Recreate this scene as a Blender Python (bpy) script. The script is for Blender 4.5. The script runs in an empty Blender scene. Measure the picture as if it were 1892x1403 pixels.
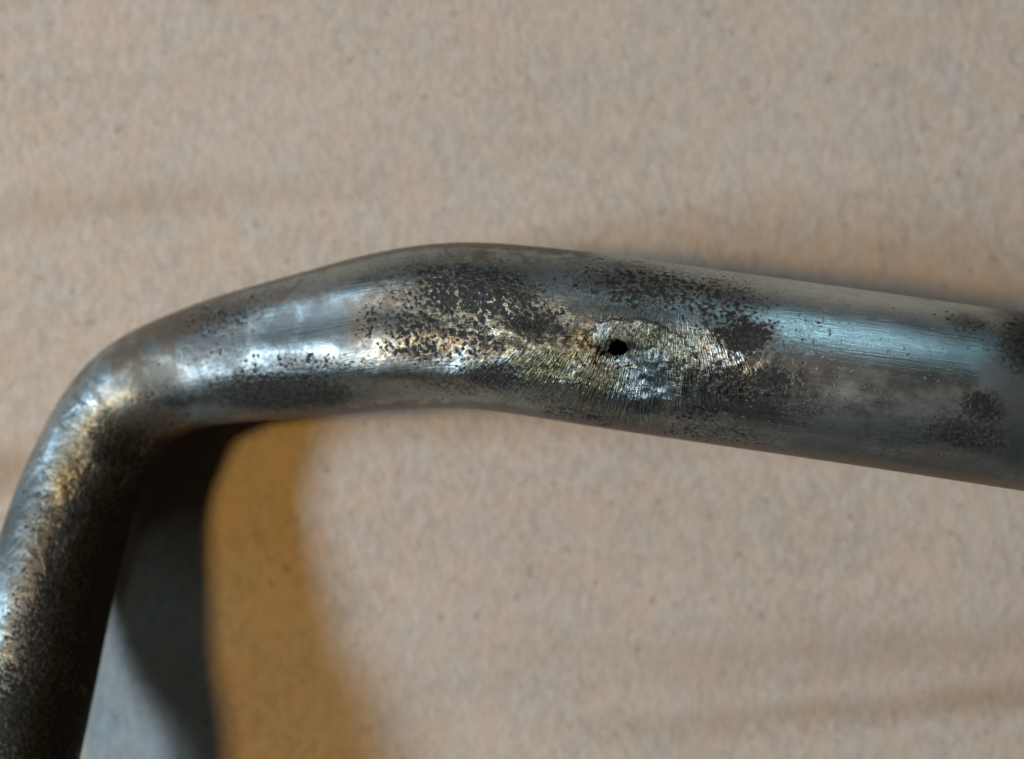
import bpy, math
import numpy as np
from mathutils import Vector, Matrix

# ---------------------------------------------------------------- camera, light
W, H = 1892.0, 1403.0          # the photograph's frame; lengths below are in its ground-plane pixels
CX, CY = W / 2, H / 2
D = 2747.0                     # camera height above the cardboard
U = 2.75e-5                    # metres per unit: the frame is about 52 mm wide

sc = bpy.context.scene
cam_d = bpy.data.cameras.new("camera")
cam = bpy.data.objects.new("camera", cam_d)
sc.collection.objects.link(cam)
cam.location = (0, 0, D * U)
cam_d.sensor_fit = 'HORIZONTAL'
cam_d.sensor_width = 36
cam_d.lens = 36 * D / W
cam_d.clip_start = 0.002
cam_d.clip_end = 20
cam_d.dof.use_dof = True
cam_d.dof.focus_distance = (D - 440) * U
cam_d.dof.aperture_fstop = 30
cam_d.dof.aperture_blades = 0
sc.camera = cam

world = bpy.data.worlds.new("World")
sc.world = world
world.use_nodes = True
bg = world.node_tree.nodes["Background"]
bg.inputs[0].default_value = (1.0, 0.72, 0.54, 1)
bg.inputs[1].default_value = 0.014

def area(name, az, el, dist, sx, sy, power, col, shape='RECTANGLE'):
    """az: degrees anticlockwise from +x seen from the camera, el: elevation."""
    l = bpy.data.lights.new(name, 'AREA')
    l.shape = shape
    l.size = sx
    if shape in ('RECTANGLE', 'ELLIPSE'):
        l.size_y = sy
    l.energy = power
    l.color = col
    o = bpy.data.objects.new(name, l)
    sc.collection.objects.link(o)
    a, e = math.radians(az), math.radians(el)
    d = Vector((math.cos(a) * math.cos(e), math.sin(a) * math.cos(e), math.sin(e)))
    o.location = d * dist
    o.rotation_euler = d.to_track_quat('Z', 'Y').to_euler()
    return o

area("window_light", 181.5, 31, 0.60, 0.24, 0.065, 5.5, (0.48, 0.71, 1.0))
area("leg_glint_light", 183, 13, 0.60, 0.24, 0.03, 0.14, (0.48, 0.74, 1.0))  # added low panel, puts a blue reflection on the leg
area("far_window_light", 76, 40, 0.80, 0.06, 0.22, 0.40, (0.50, 0.83, 1.0))
area("warm_lamp_light", 180.5, 51.5, 0.30, 0.040, 0.040, 0.49, (1.0, 0.62, 0.21), 'DISK')

sc.view_settings.view_transform = 'Standard'
sc.view_settings.look = 'None'
sc.view_settings.exposure = 0
sc.view_settings.gamma = 1
sc.cycles.max_bounces = 8

# ---------------------------------------------------------------- node helpers
class NT:
    def __init__(self, name):
        m = bpy.data.materials.new(name)
        m.use_nodes = True
        self.m, self.t = m, m.node_tree
        self.t.nodes.clear()
        self.out = self.n('ShaderNodeOutputMaterial')
        self.p = self.n('ShaderNodeBsdfPrincipled')
        self.t.links.new(self.p.outputs[0], self.out.inputs[0])
    def n(self, k, **kw):
        o = self.t.nodes.new(k)
        for a, b in kw.items():
            setattr(o, a, b)
        return o
    def set(self, sock, v):
        if isinstance(v, bpy.types.NodeSocket):
            self.t.links.new(v, sock)
        elif v is not None:
            sock.default_value = v
    def math(self, op, a, b=None, c=None, clamp=False):
        o = self.n('ShaderNodeMath', operation=op, use_clamp=clamp)
        for i, v in enumerate((a, b, c)):
            self.set(o.inputs[i], v)
        return o.outputs[0]
    def ramp(self, v, lo, hi, a=0.0, b=1.0):
        o = self.n('ShaderNodeMapRange', interpolation_type='SMOOTHSTEP')
        for i, x in enumerate((v, lo, hi, a, b)):
            self.set(o.inputs[i], x)
        return o.outputs[0]
    def mix(self, f, a, b):
        o = self.n('ShaderNodeMix', data_type='RGBA')
        self.set(o.inputs[0], f)
        for s, v in ((o.inputs[6], a), (o.inputs[7], b)):
            self.set(s, (*v, 1) if isinstance(v, tuple) and len(v) == 3 else v)
        return o.outputs[2]
    def fmix(self, f, a, b):
        o = self.n('ShaderNodeMix', data_type='FLOAT')
        self.set(o.inputs[0], f); self.set(o.inputs[2], a); self.set(o.inputs[3], b)
        return o.outputs[0]
    def mapping(self, vec, scale=(1, 1, 1), rot=(0, 0, 0), loc=(0, 0, 0)):
        o = self.n('ShaderNodeMapping')
        self.set(o.inputs[0], vec)
        o.inputs['Location'].default_value = loc
        o.inputs['Rotation'].default_value = rot
        o.inputs['Scale'].default_value = scale
        return o.outputs[0]
    def noise(self, vec, scale=1.0, detail=2.0, rough=0.5, dist=0.0):
        o = self.n('ShaderNodeTexNoise')
        self.set(o.inputs['Vector'], vec)
        o.inputs['Scale'].default_value = scale
        o.inputs['Detail'].default_value = detail
        o.inputs['Roughness'].default_value = rough
        o.inputs['Distortion'].default_value = dist
        return o.outputs[0]
    def voro(self, vec, scale=1.0, feature='F1', out=0):
        o = self.n('ShaderNodeTexVoronoi', feature=feature)
        self.set(o.inputs['Vector'], vec)
        o.inputs['Scale'].default_value = scale
        return o.outputs[out]
    def attr(self, name):
        o = self.n('ShaderNodeAttribute', attribute_name=name)
        s = self.n('ShaderNodeSeparateColor')
        self.t.links.new(o.outputs['Color'], s.inputs[0])
        return s.outputs[0], s.outputs[1], s.outputs[2], o.outputs['Alpha']
    def uv(self, name):
        return self.n('ShaderNodeUVMap', uv_map=name).outputs[0]
    def objpx(self):
        tc = self.n('ShaderNodeTexCoord')
        return self.mapping(tc.outputs['Object'], scale=(1 / U,) * 3)
    def bump(self, h, dist, strength=1.0, normal=None):
        o = self.n('ShaderNodeBump')
        o.inputs['Strength'].default_value = strength
        o.inputs['Distance'].default_value = dist * U
        self.set(o.inputs['Height'], h)
        self.set(o.inputs['Normal'], normal)
        return o.outputs[0]

def new_obj(name, me, mat=None, parent=None):
    o = bpy.data.objects.new(name, me)
    sc.collection.objects.link(o)
    if mat:
        me.materials.append(mat)
    if parent:
        o.parent = parent
    return o

def grid_mesh(name, V, closed_v=False, keep=None):
    """V: (n, m, 3) grid of points -> mesh of quads."""
    n, m = V.shape[:2]
    idx = np.arange(n * m).reshape(n, m)
    if closed_v:
        nxt = np.roll(idx, -1, axis=1)
        q = np.stack([idx[:-1], idx[1:], nxt[1:], nxt[:-1]], -1).reshape(-1, 4)
    else:
        q = np.stack([idx[:-1, :-1], idx[1:, :-1], idx[1:, 1:], idx[:-1, 1:]], -1).reshape(-1, 4)
    if keep is not None:
        q = q[keep.reshape(-1)[q].all(1)]
    me = bpy.data.meshes.new(name)
    me.vertices.add(n * m)
    me.vertices.foreach_set("co", V.reshape(-1).astype(np.float32))
    me.loops.add(len(q) * 4)
    me.loops.foreach_set("vertex_index", q.reshape(-1).astype(np.int32))
    me.polygons.add(len(q))
    me.polygons.foreach_set("loop_start", (np.arange(len(q)) * 4).astype(np.int32))
    me.polygons.foreach_set("loop_total", np.full(len(q), 4, np.int32))
    me.polygons.foreach_set("use_smooth", np.ones(len(q), bool))
    me.update(calc_edges=True)
    me.validate()
    return me

def add_uv(me, name, uv):
    l = me.uv_layers.new(name=name)
    li = np.empty(len(me.loops), np.int32)
    me.loops.foreach_get("vertex_index", li)
    l.data.foreach_set("uv", uv.reshape(-1, 2)[li].reshape(-1).astype(np.float32))

def add_col(me, name, rgba):
    a = me.attributes.new(name, 'FLOAT_COLOR', 'POINT')
    a.data.foreach_set("color", rgba.reshape(-1).astype(np.float32))

# ---------------------------------------------------------------- cheap value noise (numpy)
rng = np.random.default_rng(7)
_tab = rng.random((64, 64))
def vnoise(x, y):
    xi, yi = np.floor(x).astype(int), np.floor(y).astype(int)
    fx, fy = x - xi, y - yi
    fx, fy = fx * fx * (3 - 2 * fx), fy * fy * (3 - 2 * fy)
    t = lambda a, b: _tab[a % 64, b % 64]
    return ((t(xi, yi) * (1 - fx) + t(xi + 1, yi) * fx) * (1 - fy)
            + (t(xi, yi + 1) * (1 - fx) + t(xi + 1, yi + 1) * fx) * fy)
def fbm(x, y, o=3):
    s, a, r = 0, 1, 0
    for k in range(o):
        r = r + a * vnoise(x * 2 ** k + 11.3 * k, y * 2 ** k + 5.7 * k); s += a; a *= .5
    return r / s
def sstep(x):
    x = np.clip(x, 0, 1)
    return x * x * (3 - 2 * x)

# ---------------------------------------------------------------- cardboard
def make_cardboard():
    n = 420
    half_x, half_y = 3600.0, 3200.0
    gx = np.linspace(-1, 1, n); gy = np.linspace(-1, 1, n)
    gx = np.sign(gx) * (0.55 * np.abs(gx) + 0.45 * np.abs(gx) ** 3) * half_x
    gy = np.sign(gy) * (0.55 * np.abs(gy) + 0.45 * np.abs(gy) ** 3) * half_y
    X, Y = np.meshgrid(gx, gy, indexing='ij')
    yy = Y + 0.075 * -X                                     # flutes run slightly uphill to the right
    Z = -6 + 5.0 * np.sin(2 * np.pi * yy / 260 + 0.6 * vnoise(X / 900 + 9, yy / 500 + 3)) * (0.35 + vnoise(X / 700, yy / 300))
    Z += 10 * (fbm(X / 500 + 3, Y / 500 + 8) - .5)
    Z = np.minimum(Z, 2.0)
    V = np.stack([X * U, Y * U, Z * U], -1)
    me = grid_mesh("cardboard", V)
    k = NT("cardboard")
    P = k.objpx()
    # paper fibre lying mostly across the flutes
    f1 = k.noise(k.mapping(P, scale=(1 / 20, 1 / 32, .02), rot=(0, 0, math.radians(-32))), 1, 3, .6, .4)
    f2 = k.noise(k.mapping(P, scale=(1 / 7, 1 / 12, .02), rot=(0, 0, math.radians(-30))), 1, 2, .6)
    big = k.noise(k.mapping(P, scale=(1 / 420, 1 / 330, .01)), 1, 3, .6)
    bands = k.noise(k.mapping(P, scale=(1 / 1500, 1 / 150, .01), rot=(0, 0, math.radians(-4.3))), 1, 2, .5)
    fine = k.noise(k.mapping(P, scale=(1 / 3.2, 1 / 5, .05), rot=(0, 0, math.radians(-20))), 1, 2, .6)
    fleck = k.voro(k.mapping(P, scale=(1 / 26, 1 / 40, .02), rot=(0, 0, math.radians(-24))), 1)
    spots = k.noise(k.mapping(P, scale=(1 / 24, 1 / 30, .02)), 1, 1, .5)
    hue = k.noise(k.mapping(P, scale=(1 / 75, 1 / 100, .02), loc=(4, 7, 1)), 1, 3, .6)
    v = k.math('ADD', k.math('MULTIPLY', f1, .6), k.math('MULTIPLY', f2, .4))
    c = k.mix(k.ramp(v, .34, .66), (.37, .305, .232), (.505, .43, .345))
    c = k.mix(k.math('MULTIPLY', k.ramp(hue, .42, .66), .45), c, (.52, .385, .265))
    c = k.mix(k.math('MULTIPLY', k.ramp(hue, .50, .30), .30), c, (.42, .40, .36))
    c = k.mix(k.math('MULTIPLY', k.ramp(bands, .50, .80), .40), c, (.33, .235, .145))
    xyz = k.n('ShaderNodeSeparateXYZ'); k.set(xyz.inputs[0], P)
    lvl = k.math('MULTIPLY_ADD', xyz.outputs[0], .08, k.math('MULTIPLY', xyz.outputs[1], -1))
    lvl = k.math('MULTIPLY_ADD', k.math('SUBTRACT', big, .5), 60, lvl)
    lvl = k.math('MULTIPLY_ADD', k.math('SUBTRACT', f1, .5), 55, lvl)
    for y0, wd, x0, x1, st in ((664, 50, -150, 700, .65), (560, 80, -100, 700, .40), (-385, 60, 100, -900, .40), (95, 75, -720, -960, .9), (-290, 40, 200, 900, .12)):
        b_ = k.math('MULTIPLY', k.ramp(k.math('ABSOLUTE', k.math('SUBTRACT', lvl, y0)), wd, 0), k.ramp(xyz.outputs[0], x0, x1))
        c = k.mix(k.math('MULTIPLY', b_, st), c, (.30, .205, .12))
    c = k.mix(k.math('MULTIPLY', k.ramp(big, .58, .40), .18), c, (.50, .43, .35))
    c = k.mix(k.math('MULTIPLY', k.ramp(fine, .40, .62), .10), c, (.58, .50, .42))
    c = k.mix(k.math('MULTIPLY', k.ramp(fleck, .16, .04), .22), c, (.60, .54, .46))
    c = k.mix(k.math('MULTIPLY', k.ramp(spots, .66, .76), .40), c, (.22, .17, .12))
    k.set(k.p.inputs['Base Color'], c)
    k.p.inputs['Roughness'].default_value = .85
    k.p.inputs['Specular IOR Level'].default_value = .25
    h = k.math('ADD', k.math('MULTIPLY', f1, .7), k.math('MULTIPLY', f2, .4))
    k.set(k.p.inputs['Normal'], k.bump(h, 5.0, .5))
    o = new_obj("cardboard", me, k.m)
    o["kind"] = "structure"
    return o
make_cardboard()

# ---------------------------------------------------------------- the bent tube: axis
# apparent axis point (px, py), apparent half width, axis height above the cardboard
AX = np.array([
    (2700, 863, 168, 385),
    (2300, 804, 167, 378),
    (1892, 743, 163, 362),
    (1500, 685.5, 161, 345),
    (1250, 650, 160, 328),
    (1100, 628, 159, 318),
    (980, 612, 156, 298),
    (850, 602, 153, 268),
    (700, 615, 145, 228),
    (600, 633, 136, 194),
    (500, 650, 126, 160),
    (400, 670, 115, 132),
    (335, 689, 108, 122),
    (276, 717, 106, 117),
    (223, 758, 101, 116),
    (184, 821, 102, 117),
    (151, 897, 106, 119),
    (117, 1000, 111, 132),
    (58, 1250, 117, 192),
    (23, 1403, 119, 240),
    (-45, 1700, 121, 330),
    (-130, 2080, 121, 445),
], float)

def unproj(px, py, h):
    k = (D - h) / D
    return np.stack([(px - CX) * k, -(py - CY) * k, h + 0 * px], -1)
def proj(P):
    k = D / (D - P[..., 2])
    return P[..., 0] * k + CX, CY - P[..., 1] * k

_c3 = unproj(AX[:, 0], AX[:, 1], AX[:, 3])
_r3 = AX[:, 2] * (D - AX[:, 3]) / D
_t = np.r_[0, np.cumsum(np.linalg.norm(np.diff(_c3, axis=0), axis=1))]
LEN = _t[-1]
def _natural_spline(x, y):
    n = len(x); h = np.diff(x)
    A = np.eye(n); b = np.zeros(n)
    for i in range(1, n - 1):
        A[i, i - 1], A[i, i], A[i, i + 1] = h[i - 1], 2 * (h[i - 1] + h[i]), h[i]
        b[i] = 6 * ((y[i + 1] - y[i]) / h[i] - (y[i] - y[i - 1]) / h[i - 1])
    M = np.linalg.solve(A, b)
    def f(q):
        i = np.clip(np.searchsorted(x, q) - 1, 0, n - 2)
        d, hh = q - x[i], h[i]
        return (y[i] + d * ((y[i + 1] - y[i]) / hh - hh * (2 * M[i] + M[i + 1]) / 6)
                + d * d * M[i] / 2 + d ** 3 * (M[i + 1] - M[i]) / (6 * hh))
    return f
_fx = [_natural_spline(_t, _c3[:, i]) for i in range(3)]
_fr = _natural_spline(_t, _r3)
def axis(s):
    C = np.stack([f(s) for f in _fx], -1)
    e = 2.0
    T = np.stack([f(np.minimum(s + e, LEN)) - f(np.maximum(s - e, 0)) for f in _fx], -1)
    T /= np.linalg.norm(T, axis=-1, keepdims=True)
    up = np.array([0, 0, 1.0])
    S = np.cross(T, up)               # towards the outer / far side
    S /= np.linalg.norm(S, axis=-1, keepdims=True)
    # s runs right to left, so S points to +y (top of the picture); we want the near side positive
    S = -S
    B = np.cross(S, T)
    B *= np.sign(B[..., 2:3])
    return C, T, S, B, _fr(s)

def gauss(px, py, cx, cy, rx, ry, rot=0.0):
    a = math.radians(rot)
    dx, dy = px - cx, py - cy
    u = (dx * math.cos(a) + dy * math.sin(a)) / rx
    v = (-dx * math.sin(a) + dy * math.cos(a)) / ry
    return np.exp(-(u * u + v * v))

HOLE = (1141.0, 645.0)

def relief(px, py, up):
    """Height offset of the metal (dents, filing flats, hammered bend), faces seen from above only."""
    d = np.zeros_like(px)
    d -= 15 * gauss(px, py, 845, 575, 150, 62, 4)         # flattened top of the kink
    d -= 13 * gauss(px, py, 560, 592, 190, 46, -9)
    d += 5 * gauss(px, py, 720, 690, 170, 24, 3)          # ridge below it
    d += 6 * gauss(px, py, 930, 655, 90, 26, -22)
    d -= 9 * gauss(px, py, 1130, 655, 75, 60, 10)         # filed hollow round the hole
    d -= 11 * gauss(px, py, 1146, 662, 46, 38, 10)        # crater sunk round the hole
    d += 5 * gauss(px, py, 1212, 665, 26, 50, 0)
    d -= 13 * gauss(px, py, 1185, 708, 52, 40, 4)          # filed scoop at the lower edge
    d -= 4 * gauss(px, py, 1380, 620, 70, 34, 5)
    d -= 4 * gauss(px, py, 1000, 590, 40, 34, 0)
    d += 4.0 * (fbm(px / 60 + 3, py / 60 + 1) - .5) * gauss(px, py, 130, 850, 170, 330)   # hammered bend
    d += 3.0 * (fbm(px / 26 + 5, py / 26 + 2) - .5) * gauss(px, py, 110, 930, 110, 260)
    d += 1.6 * (fbm(px / 90, py / 90) - .5)
    d += 3.2 * (fbm(px / 17 + 2, py / 17 + 9, 2) - .5) * (gauss(px, py, 1180, 670, 170, 90, 8) + gauss(px, py, 1000, 670, 110, 50, -6)
                                            + .8 * gauss(px, py, 860, 590, 170, 90) + gauss(px, py, 1370, 690, 90, 55))
    return d * np.clip(up, 0, 1) ** .5

def surface(s, th, extra=0.0):
    C, T, S, B, R = axis(s)
    sn, cs = np.sin(th)[..., None], np.cos(th)[..., None]
    N = sn * S + cs * B
    P = C + R[..., None] * N
    px, py = proj(P)
    d = relief(px, py, cs[..., 0]) + extra
    return P + d[..., None] * N, px, py, R

def locate(px, py):
    """(s, theta) of the upper surface under an apparent point."""
    ss = np.linspace(0, LEN, 6000)
    C, T, S, B, R = axis(ss)
    ax, ay = proj(C)
    out = []
    for x, y in zip(np.ravel(px), np.ravel(py)):
        s = ss[np.argmin((ax - x) ** 2 + (ay - y) ** 2)]
        th = 0.0
        for _ in range(30):
            f = lambda a, b: np.array([q[0] for q in surface(np.array([a]), np.array([b]))[1:3]])
            p0 = f(s, th); e = np.array([x, y]) - p0
            J = np.stack([(f(s + 1, th) - p0), (f(s, th + .01) - p0) / .01], 1)
            st = np.linalg.solve(J, e)
            s += np.clip(st[0], -60, 60); th = np.clip(th + np.clip(st[1], -.3, .3), -1.5, 1.5)
            if abs(e).max() < .05: break
        out.append((s, th))
    return np.array(out)

# ---------------------------------------------------------------- wear masks as blobs on the metal
PIT_DARK = [  # cx cy rx ry rot strength
    (870, 545, 150, 55, 5, 1.12), (760, 610, 110, 60, 10, .80), (830, 625, 130, 58, 0, .78), (940, 590, 70, 40, 0, .8),
    (1190, 535, 150, 44, 8, 1.0), (1330, 565, 95, 50, 10, .85), (1060, 530, 60, 40, 0, .35),
    (1378, 622, 62, 34, 8, 1.6), (1425, 700, 36, 28, 0, 1.5), (1350, 700, 100, 42, 8, .80), (1260, 690, 60, 50, 0, .62),
    (1180, 610, 110, 45, 8, .40), (1120, 690, 130, 60, 6, .25),
    (510, 722, 135, 36, 2, 1.15), (125, 1060, 62, 200, 14, 1.25), (1085, 770, 120, 26, 8, .6), (1890, 640, 40, 60, 0, 1.0), (610, 728, 50, 26, 0, .85), (455, 690, 60, 36, 0, .55), (395, 655, 90, 36, -12, .52), (560, 668, 160, 26, 0, .58), (985, 590, 70, 45, 0, 1.0), (800, 640, 100, 36, 0, .9),
    (910, 692, 75, 30, 8, .95), (850, 715, 130, 22, 0, .45), (1020, 745, 90, 25, 8, .42), (1080, 780, 200, 22, 8, .40),
    (1020, 605, 60, 34, 15, .75), (1300, 800, 180, 36, 8, .52), (1290, 765, 70, 20, 5, .7),
    (1480, 650, 90, 110, 8, .36), (1470, 690, 30, 30, 0, .65), (1600, 700, 260, 90, 8, .20), (1480, 740, 100, 50, 8, .42),
    (1815, 752, 40, 28, 10, 1.3), (1780, 800, 90, 40, 8, .70), (1700, 830, 220, 50, 8, .28),
    (1790, 600, 60, 22, 8, .55), (1875, 640, 40, 55, 0, .75),  # last blob: right end painted darker, where the light drops off
    (400, 590, 110, 38, -15, .62), (680, 600, 40, 60, 0, .62), (560, 640, 40, 20, 0, .2),
    (210, 830, 60, 70, 0, .9), (208, 1080, 80, 280, 14, 1.7), (60, 1010, 60, 200, 14, .45), (100, 1170, 90, 170, 14, 1.1), (80, 1330, 130, 130, 14, 1.5),  # leg: solid dark cover on its right and lower side
    (160, 760, 70, 60, 0, .32), (250, 780, 80, 30, 0, .5),
]
BRASS_GLINT = [  # bare gold metal; leg and ridge blobs paint in the lamp's gold highlights
    (1000, 670, 100, 45, -6, 1.0), (1170, 615, 110, 46, 10, 1.0), (1100, 705, 75, 48, 10, 1.0), (1075, 645, 70, 55, 0, 1.0), (1255, 650, 90, 60, 15, 1.15),
    (900, 655, 70, 26, -25, .9), (1370, 690, 95, 40, 6, .7), (790, 690, 90, 18, 6, .6), (980, 560, 60, 50, 0, .4),
    (120, 880, 40, 110, 22, 1.0), (70, 1020, 60, 160, 14, .9), (40, 1230, 70, 150, 14, .8), (900, 480, 120, 26, 0, .35),
    (870, 560, 150, 60, 0, .35),
]
BROWN = [
    (330, 590, 150, 38, -20, 1.0), (520, 540, 160, 26, -13, .8), (720, 545, 80, 40, -10, .75), (665, 600, 34, 46, 0, .9),
    (230, 650, 60, 50, -38, .9), (150, 690, 22, 70, 40, .9), (66, 815, 16, 90, 25, .7), (860, 470, 170, 22, 0, .6),
    (1750, 850, 220, 30, 8, .6), (1500, 850, 220, 22, 8, .4), (1250, 800, 220, 22, 8, .55), (960, 755, 180, 18, 6, .5),
    (290, 775, 130, 24, -4, .9), (200, 850, 70, 70, 0, .7), (1240, 720, 30, 26, 0, .4), (60, 1130, 60, 120, 10, .8),
    (30, 1280, 60, 120, 10, .7), (1290, 775, 70, 20, 5, .8), (1085, 690, 20, 26, 0, .8), (1110, 695, 50, 36, 0, .5), (1040, 640, 40, 30, 0, .4), (300, 650, 90, 26, -25, .6),
    (1250, 492, 200, 10, 9, .25),
]
GREY = [  # dull tarnished plating; also painted darkening at lower right and dimmed glints
    (290, 705, 70, 52, -15, 1.0), (590, 598, 230, 58, -6, 1.1), (380, 630, 130, 60, -14, 1.0), (400, 710, 60, 40, 0, .6), (540, 735, 170, 34, 2, .9), (1600, 850, 420, 40, 8, 1.0), (1750, 790, 220, 60, 8, .9), (1150, 790, 260, 24, 8, .7), (60, 1330, 160, 130, 10, 1.0), (150, 1100, 70, 300, 14, 1.0), (1040, 520, 70, 40, 0, .8),
    (480, 560, 60, 30, 0, .5), (1900, 690, 85, 200, 8, 1.25), (1010, 590, 70, 40, 10, .7), (128, 840, 50, 75, 25, .9), (50, 980, 70, 150, 14, 1.1), (70, 1130, 70, 150, 14, .8), (222, 775, 60, 60, 0, .95), (205, 722, 55, 40, -40, .9), (420, 660, 70, 40, -10, .8), (760, 662, 60, 28, 8, .6), (540, 668, 120, 26, 0, .85), (740, 678, 60, 16, 0, .7), (1790, 600, 60, 24, 8, .8), (1100, 490, 200, 20, 8, .6), (1650, 800, 200, 50, 8, .8),
]
SCR = [
    (1000, 680, 100, 50, -8, 1.0), (1130, 720, 110, 70, 6, 1.0), (1200, 640, 110, 60, 10, .9), (1310, 690, 70, 60, 0, .6),
    (960, 610, 40, 40, 0, .5), (900, 660, 70, 30, -20, .6), (1180, 752, 80, 22, 5, 1.0),
]
def blobs(lst, px, py):
    r = np.zeros_like(px)
    for cx, cy, rx, ry, rot, a in lst:
        r = np.maximum(r, a * gauss(px, py, cx, cy, rx, ry, rot))
    return r
SIL = [(1180, 752, 70, 30, 4, 1.15), (1213, 705, 24, 48, 0, 1.15), (1190, 745, 60, 26, 0, .6), (1112, 606, 16, 22, 0, .7)]   # silver spots painting in the patch's bluish highlights
def masks(px, py):
    brass_glint = blobs(BRASS_GLINT, px, py) * (1 - .95 * np.clip(blobs(SIL, px, py) * 1.2, 0, 1))
    a = np.stack([np.maximum(blobs(PIT_DARK, px, py), .05), brass_glint, blobs(BROWN, px, py), blobs(GREY, px, py)], -1)
    b = np.stack([blobs(SCR, px, py), np.exp(-((px - HOLE[0] + 13) ** 2 / 46 ** 2 + (py - HOLE[1] + 2) ** 2 / 30 ** 2)),
                  np.maximum(gauss(px, py, 110, 980, 150, 380), .6 * gauss(px, py, 560, 670, 230, 60)), np.maximum(gauss(px, py, 1560, 638, 230, 105, 8), .8 * gauss(px, py, 1250, 556, 190, 42, 9))], -1)  # last channel: where the window sheen on the right is painted brighter
    return a, b
FAN = (1238.0, 345.0)            # the file strokes fan out from here
def fan_uv(px, py):
    return np.stack([np.hypot(px - FAN[0], py - FAN[1]), np.arctan2(px - FAN[0], py - FAN[1]) * 330], -1)

# ---------------------------------------------------------------- metal material
def metal(name, patch=False):
    k = NT(name)
    P = k.objpx()
    pit_dark, brass_glint, brown, grey = k.attr("wear")
    scr, sooty, hammered, sheen_boost = k.attr("work")
    uv = k.uv("along")
    fan = k.uv("strokes")
    n_a = k.noise(P, 1 / 7, 1.2, .5, 0)
    n_f = k.noise(k.mapping(P, loc=(8, 3, 70)), 1 / 17, 2, .6, .3)
    n_b = k.noise(P, 1 / 34, 3, .65, .6)
    n_c = k.noise(P, 1 / 90, 3, .6)
    n_d = k.noise(k.mapping(P, loc=(50, 20, 9)), 1 / 7, 2, .6)
    streak = k.noise(k.mapping(uv, scale=(1 / 85, 1 / 3.2, 1)), 1, 3, .7)
    streak2 = k.noise(k.mapping(uv, scale=(1 / 160, 1 / 9, 1), loc=(3, 8, 0)), 1, 2, .6)
    stroke = k.noise(k.mapping(fan, scale=(1 / 32, 1 / 2.4, 1)), 1, 2, .7, .15)
    stroke2 = k.noise(k.mapping(fan, scale=(1 / 22, 1 / 6.0, 1), loc=(5, 1, 0)), 1, 2, .6, .3)
    # --- pits and oxide: coverage follows the wear mask
    n_mix = k.math('ADD', k.math('MULTIPLY', n_a, .48), k.math('ADD', k.math('MULTIPLY', n_f, .24), k.math('MULTIPLY', n_b, .28)))
    thr = k.math('MULTIPLY_ADD', pit_dark, .225, .325)
    spot = k.ramp(k.math('SUBTRACT', n_mix, thr), .03, -.03)
    vd = k.n('ShaderNodeTexVoronoi', feature='F1')
    k.set(vd.inputs['Vector'], k.mapping(P, loc=(3, 9, 2)))
    vd.inputs['Scale'].default_value = 1 / 9.5
    vs = k.n('ShaderNodeSeparateColor'); k.t.links.new(vd.outputs['Color'], vs.inputs[0])
    cap = k.math('MULTIPLY_ADD', pit_dark, .34, .16)
    rad = k.math('MINIMUM', k.math('MULTIPLY', k.math('SUBTRACT', k.math('MULTIPLY', pit_dark, 1.2), vs.outputs[0]), .60), cap)
    vdist = k.math('ADD', vd.outputs['Distance'], k.math('MULTIPLY', k.math('SUBTRACT', n_d, .5), .35))
    spot = k.math('MAXIMUM', spot, k.ramp(k.math('SUBTRACT', vdist, rad), .10, -.08))
    halo = k.ramp(k.math('SUBTRACT', n_mix, thr), .10, -.02)
    # --- colours
    nick = k.mix(k.ramp(n_c, .35, .68), (.285, .34, .33), (.385, .445, .425))
    nick = k.mix(k.math('MULTIPLY', k.ramp(n_d, .40, .70), .4), nick, (.52, .56, .54))
    bm = k.ramp(k.math('ADD', brass_glint, k.math('MULTIPLY', k.math('SUBTRACT', n_b, .5), 1.3)), .12, .88)
    brs = k.mix(k.ramp(n_d, .35, .65), (.15, .125, .06), (.37, .325, .18))
    col = k.mix(bm, nick, brs)
    gm = k.ramp(k.math('ADD', grey, k.math('ADD', k.math('MULTIPLY', k.math('SUBTRACT', n_b, .5), .9), k.math('MULTIPLY', k.math('SUBTRACT', n_c, .5), 1.2))), .05, 1.0)
    col = k.mix(k.math('MULTIPLY', gm, .85), col, (.06, .068, .066))
    col = k.mix(k.math('MULTIPLY', sheen_boost, .85), col, (.86, .91, .915))  # pale metal colour painted in to lift the sheen
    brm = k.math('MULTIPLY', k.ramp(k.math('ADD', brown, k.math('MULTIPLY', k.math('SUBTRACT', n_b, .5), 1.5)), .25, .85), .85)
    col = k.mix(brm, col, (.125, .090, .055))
    col = k.mix(k.math('MULTIPLY', scr, k.ramp(stroke, .66, .42, 0, .92)), col, (.05, .046, .026))
    col = k.mix(k.math('MULTIPLY', halo, .6), col, (.17, .15, .12))
    col = k.mix(k.ramp(k.math('ADD', pit_dark, k.math('MULTIPLY', k.math('SUBTRACT', n_d, .5), -1.2)), .22, .75, 0, k.math('MULTIPLY_ADD', sheen_boost, -.7, .82)), col, (.080, .078, .062))
    dark = k.mix(k.ramp(n_d, .4, .7), (.008, .0085, .008), (.034, .032, .026))
    col = k.mix(k.math('MULTIPLY', spot, .93), col, dark)
    col = k.mix(k.math('MULTIPLY', k.ramp(sooty, .25, .85), .9), col, (.015, .014, .013))
    k.set(k.p.inputs['Base Color'], col)
    met = k.fmix(spot, 1.0, 0.0)
    met = k.fmix(brm, met, .55)
    k.set(k.p.inputs['Metallic'], met)
    ro = k.math('MULTIPLY_ADD', streak2, .20, .24)
    ro = k.fmix(k.math('MULTIPLY', sheen_boost, .6), ro, .33)
    ro = k.fmix(gm, ro, .58)
    ro = k.fmix(k.math('MULTIPLY', scr, .6), ro, .30)
    ro = k.fmix(k.math('MULTIPLY', bm, .5), ro, .42)
    ro = k.fmix(brm, ro, .50)
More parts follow.
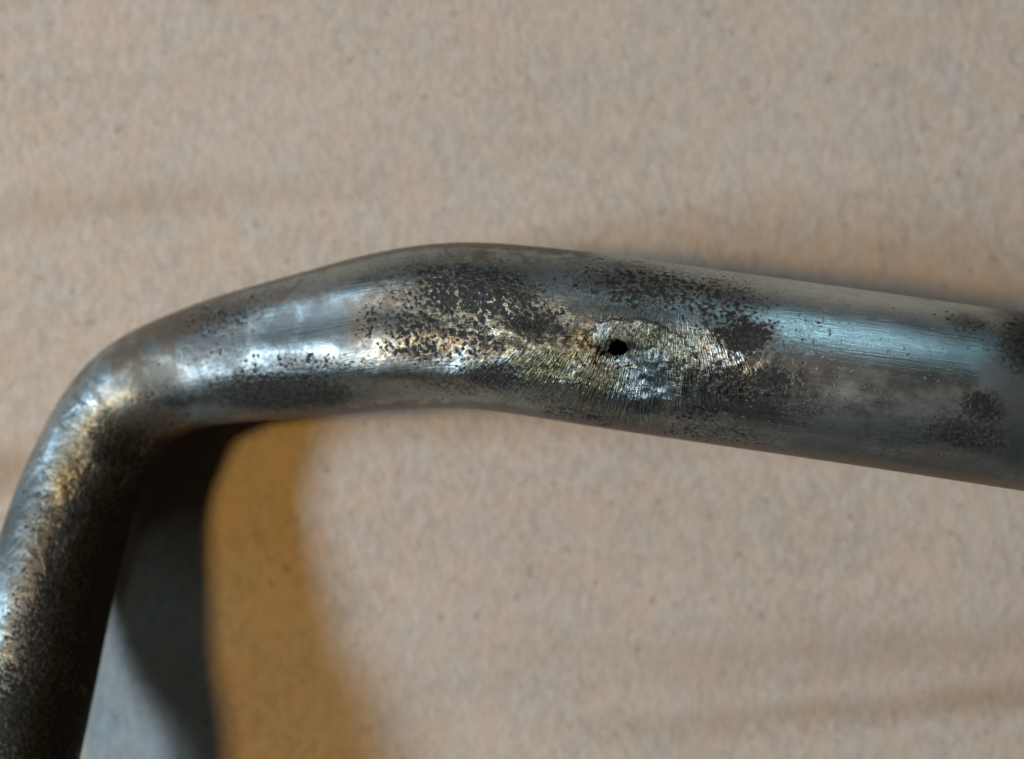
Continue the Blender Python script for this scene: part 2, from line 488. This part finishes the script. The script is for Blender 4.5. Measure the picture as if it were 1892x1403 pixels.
    ro = k.fmix(k.math('MULTIPLY', halo, .6), ro, .42)
    ro = k.fmix(spot, ro, .65)
    k.set(k.p.inputs['Roughness'], ro)
    k.set(k.p.inputs['Specular IOR Level'], k.fmix(spot, .4, .16))
    # --- relief
    nb = k.bump(streak, 1.1, .55)
    nb = k.bump(k.math('MULTIPLY', hammered, n_b), 5, .8, nb)
    nb = k.bump(k.math('MULTIPLY', scr, k.math('ADD', stroke, k.math('MULTIPLY', stroke2, .6))), 5.5, 1.0, nb)
    nb = k.bump(k.math('MULTIPLY', k.math('SUBTRACT', pit_dark, .2, clamp=True), n_a), 1.8, .8, nb)
    nb = k.bump(k.math('SUBTRACT', 1, spot), 1.1, .28, nb)
    k.set(k.p.inputs['Normal'], nb)
    return k.m

M_TUBE = metal("worn_plated_metal")
M_PATCH = M_TUBE

# ---------------------------------------------------------------- build the tube
root = bpy.data.objects.new("bent_metal_tube", None)
sc.collection.objects.link(root)
root.empty_display_size = .002
root["label"] = "bent tapered metal tube with worn, pitted silver plating and a tiny hole, on cardboard"
root["category"] = "metal tube"

def build_tube():
    ns, nt = 1050, 300
    s = np.linspace(0, LEN, ns)
    th = np.linspace(-math.pi, math.pi, nt, endpoint=False)
    th = th + .35 * np.sin(th) * 0
    Sg, Tg = np.meshgrid(s, th, indexing='ij')
    P, px, py, R = surface(Sg, Tg)
    up = np.cos(Tg)
    keep = ~((np.hypot(px - HOLE[0], py - HOLE[1]) < 25) & (up > 0))
    # inner wall joined at both open ends
    me = grid_mesh("tube_wall", P * U, closed_v=True, keep=keep)
    a, b = masks(px, py)
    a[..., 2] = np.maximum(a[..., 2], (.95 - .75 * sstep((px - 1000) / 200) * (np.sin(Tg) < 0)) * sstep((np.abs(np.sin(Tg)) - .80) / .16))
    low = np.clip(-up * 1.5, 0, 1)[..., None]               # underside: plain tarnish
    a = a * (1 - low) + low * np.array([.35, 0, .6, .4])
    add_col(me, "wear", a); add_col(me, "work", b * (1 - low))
    add_uv(me, "along", np.stack([Sg, Tg * R], -1))
    add_uv(me, "strokes", fan_uv(px, py))
    o = new_obj("tube_wall", me, M_TUBE, root)
    return o
build_tube()

# inside of the tube: the bore, seen as darkness through the hole
def build_bore():
    s = np.linspace(0, LEN, 300)
    th = np.linspace(-math.pi, math.pi, 64, endpoint=False)
    Sg, Tg = np.meshgrid(s, th, indexing='ij')
    C, T, S, B, R = axis(Sg)
    N = np.sin(Tg)[..., None] * S + np.cos(Tg)[..., None] * B
    P = C + (R - 38)[..., None] * N
    px, py = proj(P)
    keep = ~((np.hypot(px - HOLE[0], py - HOLE[1]) < 31) & (np.cos(Tg) > 0))
    me = grid_mesh("bore", P * U, closed_v=True, keep=keep)
    k = NT("dark_bore")
    P_ = k.objpx()
    n = k.noise(P_, 1 / 20, 3, .6)
    k.set(k.p.inputs['Base Color'], k.mix(n, (.02, .017, .013), (.05, .04, .03)))
    k.p.inputs['Roughness'].default_value = .8
    new_obj("bore", me, k.m, root)
    return k.m
M_DARK = build_bore()

def hole_frame():
    st = locate([HOLE[0]], [HOLE[1]])[0]
    s, th = np.array([st[0]]), np.array([st[1]])
    P, _, _, R = surface(s, th)
    C, T, S, B, _ = axis(s)
    N = np.sin(th)[:, None] * S + np.cos(th)[:, None] * B
    return P[0], N[0], T[0]

def build_hole():
    P, N, T = hole_frame()
    Sd = np.cross(N, T); Sd /= np.linalg.norm(Sd)
    prof = [(32, -3.0), (29, -2.2), (25.5, -3.0), (21.5, -7), (18.0, -14), (15.5, -24), (15.0, -46)]
    m = 48
    V = np.zeros((len(prof), m, 3))
    for j in range(m):
        a = 2 * math.pi * j / m
        wob = 1 + .06 * math.sin(2 * a + .6) + .09 * math.sin(3 * a + 2) + .045 * math.sin(5 * a + 1) + .04 * math.sin(9 * a)
        for i, (r, z) in enumerate(prof):
            V[i, j] = P + N * z + (T * math.cos(a) * 1.12 + Sd * math.sin(a)) * r * wob
    me = grid_mesh("vent_hole", V * U, closed_v=True)
    k = NT("hole_edge_metal")
    q = k.objpx()
    n = k.noise(q, 1 / 6, 3, .65)
    k.set(k.p.inputs['Base Color'], k.mix(k.ramp(n, .42, .60), (.035, .032, .026), (.34, .33, .30)))
    k.p.inputs['Metallic'].default_value = .9
    k.p.inputs['Roughness'].default_value = .38
    k.set(k.p.inputs['Normal'], k.bump(n, 5, 1.0))
    new_obj("vent_hole", me, k.m, root)
build_hole()

PATCH = [(1085, 606), (1108, 592), (1140, 584), (1182, 583), (1220, 592), (1258, 612), (1288, 634), (1304, 660), (1312, 690),
         (1300, 722), (1276, 750), (1240, 768), (1200, 778), (1160, 770), (1125, 750), (1092, 728), (1050, 716), (1000, 718),
         (950, 716), (915, 698), (935, 668), (968, 640), (1010, 622), (1052, 616)]
def build_patch():
    poly = np.array(PATCH, float)
    # resample outline as a smooth closed curve
    m = 220
    t = np.linspace(0, len(poly), m, endpoint=False)
    i = np.floor(t).astype(int); f = (t - i)[:, None]
    p0, p1, p2, p3 = (poly[(i + k) % len(poly)] for k in (-1, 0, 1, 2))
    out = .5 * (2 * p1 + (p2 - p0) * f + (2 * p0 - 5 * p1 + 4 * p2 - p3) * f ** 2 + (-p0 + 3 * p1 - 3 * p2 + p3) * f ** 3)
    out += (fbm(np.arange(m) / 4.0, np.zeros(m), 3)[:, None] - .5) * 9
    hc = np.array(HOLE)
    ang = np.arctan2(out[:, 1] - hc[1], out[:, 0] - hc[0])
    inner = hc + np.stack([np.cos(ang), np.sin(ang)], 1) * (17.5 * (1 + .06 * np.sin(2 * ang + 2.2) + .05 * np.sin(3 * ang + .4) + .06 * np.sin(7 * ang) + .04 * np.sin(11 * ang)))[:, None]
    # (s, theta) of the region by an affine patch of the straight tube: solve each ring point
    nr = 46
    rho = np.linspace(0, 1, nr)
    corner = locate(out[:, 0], out[:, 1]); inn = locate(inner[:, 0], inner[:, 1])
    Sg = inn[None, :, 0] * (1 - rho[:, None]) + corner[None, :, 0] * rho[:, None]
    Tg = inn[None, :, 1] * (1 - rho[:, None]) + corner[None, :, 1] * rho[:, None]
    _, px, py, R = surface(Sg, Tg)
    edge = 1 - rho[:, None] + 0 * Sg
    lift = -1.2 + 2.6 * sstep(edge / .2) + 3.0 * (fbm(px / 12, py / 12, 2) - .5) * sstep(edge / .1)
    P, px, py, R = surface(Sg, Tg, lift)
    me = grid_mesh("filed_patch", P * U, closed_v=True)
    a, b = masks(px, py)
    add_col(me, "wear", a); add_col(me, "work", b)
    add_uv(me, "along", np.stack([Sg, Tg * R], -1))
    add_uv(me, "strokes", fan_uv(px, py))
    o = new_obj("filed_patch", me, M_PATCH, root)
    o["label"] = "brassy filed patch of bare metal round the tiny hole"
build_patch()
